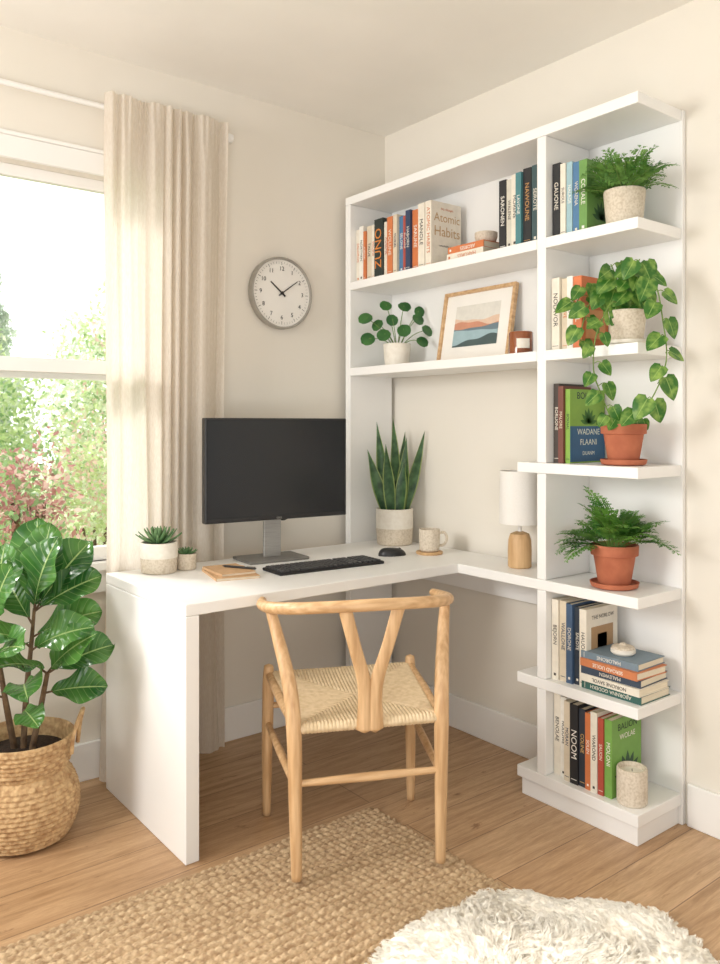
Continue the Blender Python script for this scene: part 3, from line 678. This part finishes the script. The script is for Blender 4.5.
pot(f2, [(0, 0), (.050, 0), (.055, .005), (.064, .105), (.063, .112), (.058, .112), (.056, .085)], SPECK, .0575, .1)
b = MB(); st = MB()
for i in range(50):
    az_ = i*2.399; el = .35+1.15*((i*11 % 50)/50); L_ = R.uniform(.12, .185)
    if math.cos(az_) > .3: L_ = min(L_, .12); el = max(el, 1.0)
    if math.sin(az_) > .3: L_ = min(L_, .14)
    frond(b, st, (math.cos(az_)*.02, math.sin(az_)*.02, .1), az_, el, L_, R.uniform(.5, 1.5), 10, .032, 3, 1.0, .46)
finish(st, 'stems', STEM, f2); finish(b, 'fronds', MAID, f2, smooth=180)

# pothos
def vine(b, st, pts, nl, sz, first=.0):
    P = [Vector(p) for p in pts]
    st.tube(P, .0021, n=6, sub=5)
    for i in range(nl):
        t = first+(1-first)*(i+.5)/nl; f_ = t*(len(P)-1); k_ = min(int(f_), len(P)-2); q = P[k_].lerp(P[k_+1], f_-k_)
        sgn = 1 if i % 2 else -1
        o = (IR*sgn*R.uniform(.4, 1)+IT*R.uniform(.1, .8)+UZ*R.uniform(-.1, .5)).normalized()
        pet = q+o*R.uniform(.012, .030)
        st.tube([q, q.lerp(pet, .5)+Vector((0, 0, .005)), pet], .0013, n=5, sub=3)
        dd = (IR*sgn*R.uniform(.2, .9)+IT*R.uniform(0, .4)-UZ*R.uniform(.3, 1)).normalized()
        L_ = sz*R.uniform(.75, 1.2)
        upv = IT*1.0+UZ*R.uniform(.3, .9)+IR*R.uniform(-.35, .35)
        b.leaf(pet, dd, upv, L_, L_*.86, P_HE, n=11, fold=.10, bend=.3, heart=.10)
po = top('potted_pothos', 'trailing heart-leaved pothos in a beige pot with saucer', 'potted plant', (-.17, -1.39, 1.515))
finish(MB().lathe([(0, 0), (.058, 0), (.068, .006), (.070, .016), (.066, .017), (.056, .0105), (0, .0105)], 40), 'saucer', CREAMC, po)
finish(MB().lathe([(0, .0115), (.044, .0115), (.049, .016), (.060, .105), (.059, .11), (.054, .11), (.05, .085)], 44), 'pot', SPECK, po)
finish(MB().lathe([(0, .085), (.0505, .085), (.052, .098), (0, .102)], 30), 'soil', SOIL, po)
b = MB(); st = MB()
vine(b, st, [(-.02, 0, .1), (-.06, .02, .17), (-.10, .06, .14), (-.12, .08, .06), (-.12, .09, .0)], 8, .062)
vine(b, st, [(.0, -.02, .1), (-.03, -.07, .2), (-.05, -.13, .17), (-.06, -.16, .06), (-.05, -.165, -.06), (-.07, -.13, -.17), (-.08, -.08, -.22)], 15, .062)
vine(b, st, [(-.02, .01, .1), (-.09, -.01, .13), (-.13, .02, .03), (-.13, .03, -.08), (-.13, .0, -.16), (-.12, -.03, -.24)], 9, .050, .28)
vine(b, st, [(0, .02, .1), (-.02, .07, .19), (-.05, .11, .2), (-.08, .14, .13)], 9, .064)
vine(b, st, [(0, -.01, .1), (.01, -.03, .19), (.0, -.05, .25)], 8, .060)
vine(b, st, [(0, 0, .1), (-.05, -.0, .2), (-.07, .01, .25)], 8, .064)
vine(b, st, [(0, 0, .1), (.01, .03, .17), (.01, .05, .23)], 7, .056)
vine(b, st, [(0, 0, .1), (-.04, -.04, .2), (-.07, -.09, .25)], 9, .062)
finish(st, 'vines', STEM, po); finish(b, 'leaves', POTH, po, smooth=180)
p2 = top('potted_pothos', 'young heart-leaved plant in a terracotta pot on its saucer', 'potted plant', (-.165, -1.375, 1.14))
zt = terracotta(p2, .068, .118); b = MB(); st = MB()
for i in range(8):
    a = i*.8+2; l = R.uniform(.03, .06)
    vine(b, st, [(0, 0, zt), (math.cos(a)*l*.5, math.sin(a)*l*.5, zt+.02), (math.cos(a)*l, math.sin(a)*l, zt+.035)], 3, .042, .3)
finish(st, 'stems', STEM, p2); finish(b, 'leaves', POTH, p2, smooth=180)

# fiddle leaf fig in basket
ff = top('fiddle_leaf_fig', 'large-leaved fig plant in a woven seagrass belly basket', 'potted plant', (-1.68, -.275, 0))
NR = 91
def bprof(t):
    if t < .66: return .120+.043*math.sin(PI*(t/.66)*.93)**.7
    return .1300-.006*math.sin(PI*min(1, (t-.66)/.10))+.018*((t-.66)/.34)
BH = .305
prof = [(bprof(j/(NR-1))-(.014*(1-j/3) if j < 3 else 0), j/(NR-1)*BH) for j in range(NR)]
def weave(a, j, z_):
    rw = j//4; ph = (a*36/(2*PI)+(rw % 2)*.5) % 1.0
    v_ = math.sin(PI*((j % 4)+.5)/4)
    return .0056*(abs(math.sin(PI*ph))**.5)*v_+.003*(v_-.8)-.001
inner = [(.149, BH+.004), (.1485, BH+.010), (.144, BH+.012), (.140, BH+.006), (.126, .25), (.122, .22)]
finish(MB().lathe([(0, 0)]+prof+inner, 252, fn=lambda a, j, z_: weave(a, j, z_) if 2 < j < NR else 0), 'basket', SEAG, ff, smooth=80)
for s_ in (math.radians(-30), math.radians(150)):
    cx, cy = math.cos(s_), math.sin(s_); tx, ty = -cy, cx
    finish(MB().tube([(cx*.152+tx*.045, cy*.152+ty*.045, .265), (cx*.160+tx*.044, cy*.160+ty*.044, .33), (cx*.177, cy*.177, .385), (cx*.160-tx*.044, cy*.160-ty*.044, .33), (cx*.152-tx*.045, cy*.152-ty*.045, .265)], .0065, n=10), 'handle', SEAG, ff)
finish(MB().lathe([(0, .235), (.118, .235), (.124, .265), (0, .275)], 40), 'soil', SOIL, ff)
b = MB(); st = MB()
stems = [[(0, 0, .268), (.01, .0, .45), (.02, -.01, .58), (.03, -.01, .70)], [(-.02, .02, .268), (-.05, .0, .42), (-.07, -.0, .55), (-.09, .0, .66)], [(.02, -.02, .268), (.04, -.03, .38), (.06, -.04, .50)]]
for s_ in stems: st.tube(s_, [.010, .009, .007, .005][:len(s_)], n=8)
def fl(base, phi, el, L_, W_, bend=.5, face=.6):
    base = Vector(base); phi = math.radians(phi); el = math.radians(el)
    d_ = (IR*math.cos(phi)-IT*math.sin(phi))*math.cos(el)+Vector((0, 0, math.sin(el)))
    st.tube([base, base+d_*.03], [.004, .003], n=6, smooth=0)
    up_ = IT*face+Vector((0, 0, 1))*(1.1-face*.6)
    b.leaf(base+d_*.025, d_, up_, L_, W_, P_FID, n=22, fold=.34, bend=bend, wave=.09)
A, B_, C_ = (.03, -.01, .69), (-.09, .0, .65), (.06, -.04, .50)
fl(A, 32, 56, .25, .145, .4, .8); fl(A, 5, 36, .20, .125, .6, .8); fl(A, 110, 74, .27, .16, .15, .9); fl(A, -60, 66, .23, .14, .6, .6); fl(A, 60, 80, .25, .145, .2, .9)
fl((.025, -.01, .65), 150, 45, .22, .14, .6, .8); fl((.02, -.01, .61), 14, 28, .20, .125, .7, .8)
fl((.02, -.01, .58), -105, 40, .21, .135, .8, .6); fl((.02, -.01, .57), -25, 34, .20, .125, .8, .7)
fl(B_, 100, 68, .25, .15, .25, .9); fl(B_, 165, 48, .23, .145, .5, .8); fl(B_, -60, 60, .21, .13, .5, .7); fl((-.08, 0, .60), 190, 25, .20, .13, .7, .8); fl((-.075, 0, .56), -60, 36, .19, .125, .8, .6)
fl(C_, 12, 30, .19, .12, .7, .8); fl(C_, -35, 46, .20, .125, .7, .7); fl(C_, -110, 38, .19, .125, .8, .5)
fl((.05, -.035, .44), -5, 14, .17, .11, .7, .8); fl((-.06, 0, .49), 180, 18, .19, .125, .7, .8); fl((-.055, 0, .44), -130, 24, .18, .12, .8, .6)
fl((.01, 0, .46), -75, 28, .18, .12, .9, .6); fl((.0, 0, .39), -60, 14, .14, .09, .7, .6)
finish(st, 'stems', BARK, ff); finish(b, 'leaves', FIDDLE, ff, smooth=180)

# ------------------------------------------------------------------ chair
ch = top('dining_chair', 'oak armchair with curved rail, Y-shaped back and woven cord seat', 'chair', (-.894, -.922, 0), (0, 0, math.radians(-25.3)))
def part_tube(name, pts, rad, up=(0, 0, 1), asp=1, mat=OAK, n=16): return finish(MB().tube(pts, rad, n=n, up=up, asp=asp, sub=8), name, mat, ch, smooth=70)
part_tube('top_rail', [(-.272, .060, .732), (-.280, -.02, .737), (-.262, -.115, .749), (-.205, -.185, .760), (-.11, -.230, .769), (0, -.247, .773), (.11, -.230, .769), (.205, -.185, .760), (.262, -.115, .749), (.280, -.02, .737), (.272, .060, .732)], [.013, .0165, .018, .018, .0175, .018, .0175, .018, .018, .0165, .013], asp=.95, mat=OAKX)
for s_ in (-1, 1):
    part_tube('leg', [(s_*.206, -.212, .025), (s_*.209, -.208, .22), (s_*.212, -.203, .42), (s_*.222, -.178, .55), (s_*.246, -.120, .665), (s_*.264, -.085, .738)], [.0145, .0185, .0215, .0205, .0175, .0145])
    part_tube('leg', [(s_*.243, .212, .005), (s_*.241, .208, .24), (s_*.238, .202, .43), (s_*.237, .20, .49)], [.0135, .018, .0195, .015])
    part_tube('stretcher', [(s_*.209, -.20, .275), (s_*.224, 0, .29), (s_*.240, .20, .305)], [.009, .0125, .009])
    part_tube('seat_rail', [(s_*.209, -.20, .438), (s_*.224, 0, .45), (s_*.236, .195, .462)], [.012, .014, .012])
part_tube('stretcher', [(-.205, -.207, .285), (0, -.207, .285), (.205, -.207, .285)], [.009, .0125, .009], mat=OAKX)
part_tube('stretcher', [(-.236, .205, .36), (0, .205, .36), (.236, .205, .36)], [.009, .0125, .009], mat=OAKX)
b = MB()
for s_ in (-1, 1):
    b.tube([(s_*.015, -.212, .42), (s_*.014, -.214, .50), (s_*.021, -.219, .565), (s_*.047, -.230, .655), (s_*.077, -.238, .765)], [.025, .021, .0195, .018, .019], n=14, up=(0, 1, 0), asp=.42, sub=8)
finish(b, 'back_splat', OAK, ch, smooth=70)
def seat():
    n = 240; vs = []; pitch = .0105; t_ = .026
    for s_ in (1, -1):
        for j in range(n+1):
            y = -.213+.426*j/n
            hw = .204+.034*(y+.2)/.4
            for i in range(n+1):
                u = -1+2*i/n; x = u*hw
                eu = abs(u); ev = abs(y)/.213
                if ev > eu: c_ = abs(math.sin(PI*x/pitch))**.6
                else: c_ = abs(math.sin(PI*y/pitch))**.6
                e = max(eu, ev); edge = max(0, (e-.93)/.07)
                zb = .457+.062*(y)
                sag = -.012*(1-eu**2)*(1-ev**2)
                seam = -.0025*max(0, 1-abs(eu-ev)*22)
                z_ = zb+(sag+.0045*c_+seam)-.013*edge**2
                if s_ < 0: z_ = zb-t_+.013*edge**2-.003*c_
                vs.append((x, y, z_))
    m_ = (n+1)**2
    fs = [(j*(n+1)+i, j*(n+1)+i+1, (j+1)*(n+1)+i+1, (j+1)*(n+1)+i) for j in range(n) for i in range(n)]
    fs += [(m_+j*(n+1)+i, m_+(j+1)*(n+1)+i, m_+(j+1)*(n+1)+i+1, m_+j*(n+1)+i+1) for j in range(n) for i in range(n)]
    for i in range(n):
        fs += [(i, m_+i, m_+i+1, i+1), (n*(n+1)+i+1, m_+n*(n+1)+i+1, m_+n*(n+1)+i, n*(n+1)+i),
               ((i+1)*(n+1), m_+(i+1)*(n+1), m_+i*(n+1), i*(n+1)), (i*(n+1)+n, m_+i*(n+1)+n, m_+(i+1)*(n+1)+n, (i+1)*(n+1)+n)]
    b = MB(); b.add(vs, fs); finish(b, 'seat', CORD, ch, smooth=180)
seat()

# ------------------------------------------------------------------ rug
def np_mesh(name, V, F, mat):
    me = bpy.data.meshes.new(name); me.vertices.add(len(V)); me.vertices.foreach_set('co', V.ravel().astype(np.float32))
    me.loops.add(F.size); me.loops.foreach_set('vertex_index', F.ravel().astype(np.int32))
    me.polygons.add(len(F)); me.polygons.foreach_set('loop_start', np.arange(0, F.size, 4, dtype=np.int32))
    me.polygons.foreach_set('use_smooth', np.ones(len(F), bool)); me.update(); me.validate()
    me.materials.append(mat); o = bpy.data.objects.new(name, me); COL.objects.link(o); return o
def rug():
    x0, x1, y0, y1 = -2.25, -.72, -2.15, -.80; s = .0030
    nx = int((x1-x0)/s); ny = int((y1-y0)/s)
    X, Y = np.meshgrid(np.linspace(x0, x1, nx+1), np.linspace(y0, y1, ny+1))
    XX = X+.002*np.sin(Y*21+1); YY = Y+.003*np.sin(X*11)+.0012*np.sin(X*43+Y*9)
    p, q = .028, .023
    rowi = np.floor(Y/p); yy = Y/p-rowi-.5
    v = np.cos(PI*yy)**.6
    ph = np.sin(rowi*12.9)*3
    u = np.abs(np.sin(PI*(X-np.abs(yy)*p*1.2)/q+ph+.5*np.sin(X*31+rowi)))**.5
    rng = np.random.default_rng(3)
    Z = .001+.0150*v*(.42+.58*u)*(.9+.1*np.sin(X*67+rowi*2.3))+rng.uniform(-.0003, .0003, X.shape)
    e = np.minimum(np.minimum(X-x0, x1-X), np.minimum(Y-y0, y1-Y)); Z = np.where(e < .003, .001, Z)
    V = np.stack([XX, YY, Z], -1).reshape(-1, 3)
    I = np.arange((nx+1)*(ny+1)).reshape(ny+1, nx+1)
    F = np.stack([I[:-1, :-1], I[:-1, 1:], I[1:, 1:], I[1:, :-1]], -1).reshape(-1, 4)
    tag(np_mesh('rug', V, F, JUTE), 'chunky woven natural jute rug on the wood floor', 'rug')
rug()

# ------------------------------------------------------------------ sheepskin
def fleece():
    cx, cy = -.985, -1.765
    def outline(a): return .415*(1+.06*math.sin(a*3+1)+.05*math.sin(a*5+2)+.03*math.sin(a*8)+.015*math.sin(a*17))
    t = top('sheepskin', 'fluffy cream sheepskin throw lying on the rug', 'sheepskin rug', (cx, cy, .0165)); t['kind'] = 'stuff'
    n = 440; rings = 140; vs = []
    def hgt(x, y):
        w1 = noise.noise(Vector((x*9, y*9, 1.3))); w2 = noise.noise(Vector((x*9, y*9, 7.7)))
        X = x+.05*w1; Y = y+.05*w2
        rd = 1-abs(noise.noise(Vector((X*20, Y*20, 4))))*2
        rd2 = 1-abs(noise.noise(Vector((X*60, Y*60, 8))))*2
        return .009*rd+.003*rd2
    for j in range(rings+1):
        q = j/rings
        for i in range(n):
            a = 2*PI*i/n; r_ = outline(a)*q
            x, y = r_*math.cos(a), r_*math.sin(a)
            e = 1-q**10
            vs.append((x, y, .004+e*(.018+hgt(x, y))))
    b = MB(); b.add(vs, [(j*n+i, j*n+(i+1) % n, (j+1)*n+(i+1) % n, (j+1)*n+i) for j in range(rings) for i in range(n)])
    finish(b, 'hide', WOOL, t, smooth=180)
    rng = np.random.default_rng(5)
    def locks(NT, NS, spread, L0, L1, r0, r1, curl, turns, K, jit, name, lift):
        N = NT*NS
        a = rng.uniform(0, 2*PI, NT); rr_ = np.sqrt(rng.uniform(0, 1, NT))
        ol = np.array([outline(x) for x in a]); px = ol*rr_*np.cos(a); py = ol*rr_*np.sin(a)
        pz = np.array([.004+(1-q**10)*(.016+hgt(x, y)) for x, y, q in zip(px, py, rr_)])
        C = np.stack([px, py, pz], 1)
        out = np.stack([np.cos(a), np.sin(a), 0*a], 1)
        flow = np.stack([np.sin(py*13+1)+np.cos(px*9), np.cos(px*12+2)+np.sin(py*8), 0*px], 1)*.8
        D = out*(rr_**6)[:, None]*.9+flow+rng.normal(0, .2, (NT, 3))
        D[:, 2] = lift*(.2+np.abs(rng.normal(0, .3, NT))); D /= np.linalg.norm(D, axis=1)[:, None]
        Ln = rng.uniform(L0, L1, NT)*(1-.4*rr_**8)
        C = np.repeat(C, NS, 0); D = np.repeat(D, NS, 0); Ln = np.repeat(Ln, NS)*rng.uniform(.85, 1.1, N)
        root = C+np.concatenate([rng.normal(0, spread, (N, 2)), np.zeros((N, 1))], 1)
        tip = C+D*Ln[:, None]+rng.normal(0, jit, (N, 3)); tip[:, 2] = np.maximum(tip[:, 2], .003)
        ph = np.repeat(rng.uniform(0, 6, NT), NS); side = np.cross(D, np.array([.01, .02, 1.0])); side /= np.linalg.norm(side, axis=1)[:, None]; s2_ = np.cross(D, side)
        pts = []
        for k_ in range(K):
            q = k_/(K-1); w_ = curl*q**.7
            pts.append(root*(1-q)+tip*q+side*(w_*np.sin(ph+q*turns))[:, None]+s2_*(w_*.4*np.cos(ph+q*turns))[:, None]+np.array([0, 0, lift*.008*math.sin(PI*q)-.003*q]))
        pts = np.stack(pts, 1); pts[:, :, 2] = np.maximum(pts[:, :, 2], .002)
        rad = np.linspace(r0, r1, K); NA = 3; ang = [2*PI*g_/NA for g_ in range(NA)]
        V = np.stack([pts+side[:, None, :]*(rad*math.cos(g_))[None, :, None]+s2_[:, None, :]*(rad*math.sin(g_))[None, :, None] for g_ in ang], 2).reshape(-1, 3)
        base = (np.arange(N)*K*NA)[:, None, None, None]
        kk = np.arange(K-1)[None, :, None, None]*NA; jj = np.arange(NA)[None, None, :, None]; j2 = (jj+1) % NA
        F = np.concatenate([base+kk+jj, base+kk+j2, base+kk+NA+j2, base+kk+NA+jj], -1).reshape(-1, 4)[:, ::-1]
        o = np_mesh(name, V, F, WOOL); o.parent = t; o['kind'] = 'stuff'
    locks(3600, 8, .0050, .022, .034, .00125, .0006, .0038, 6, 8, .0022, 'wool', .4)
fleece()

# ------------------------------------------------------------------ light + camera
wd = bpy.data.worlds.new('world'); scene.world = wd; wd.use_nodes = True
wn = wd.node_tree; bg = wn.nodes['Background']
tc = wn.nodes.new('ShaderNodeTexCoord'); sx = wn.nodes.new('ShaderNodeSeparateXYZ'); mr = wn.nodes.new('ShaderNodeMapRange')
wn.links.new(tc.outputs['Generated'], sx.inputs[0]); wn.links.new(sx.outputs['Y'], mr.inputs['Value'])
mr.inputs['From Min'].default_value = -.1; mr.inputs['From Max'].default_value = .4; mr.inputs['To Min'].default_value = .74; mr.inputs['To Max'].default_value = 3.0
wn.links.new(mr.outputs[0], bg.inputs[1]); bg.inputs[0].default_value = (.99, .99, .98, 1)
def light(kind, name, loc, target, energy, color=(1, 1, 1), size=1, size_y=None, angle=0):
    l = bpy.data.lights.new(name, kind); l.energy = energy; l.color = color
    if kind == 'AREA':
        l.size = size
        if size_y: l.shape = 'RECTANGLE'; l.size_y = size_y
    if kind == 'SUN': l.angle = angle
    o = bpy.data.objects.new(name, l); COL.objects.link(o); o.location = loc
    o.rotation_euler = (Vector(target)-Vector(loc)).to_track_quat('-Z', 'Y').to_euler(); return o
light('SUN', 'sun', (-3, 4, 4), (-1.0, -.2, .6), 3.2, (1, .97, .93), angle=math.radians(14))
light('AREA', 'added_side_fill', (-3.8, -.7, 1.9), (-.4, -.9, .7), 54, (1, .985, .96), .8, .8)  # added fill from the window side, not a lamp of the room
light('AREA', 'added_ceiling_fill', (-2.9, -3.3, .9), (-1.8, -1.9, 2.6), 38, (1, .985, .965), 1.4, 1.4)  # added unseen fill behind the camera, brightens the ceiling

cam = bpy.data.cameras.new('camera'); co_ = bpy.data.objects.new('camera', cam); COL.objects.link(co_); scene.camera = co_
co_.location = (-2.38, -2.848, 1.27); co_.rotation_euler = (PI/2, 0, math.radians(-38.1))
cam.sensor_fit = 'HORIZONTAL'; cam.sensor_width = 36; cam.lens = 39.9; cam.shift_y = -58/720; cam.clip_start = .05
cam.dof.use_dof = True; cam.dof.focus_distance = 2.5; cam.dof.aperture_fstop = 8
scene.view_settings.view_transform = 'Standard'
scene.view_settings.look = 'None'
scene.view_settings.exposure = -.12
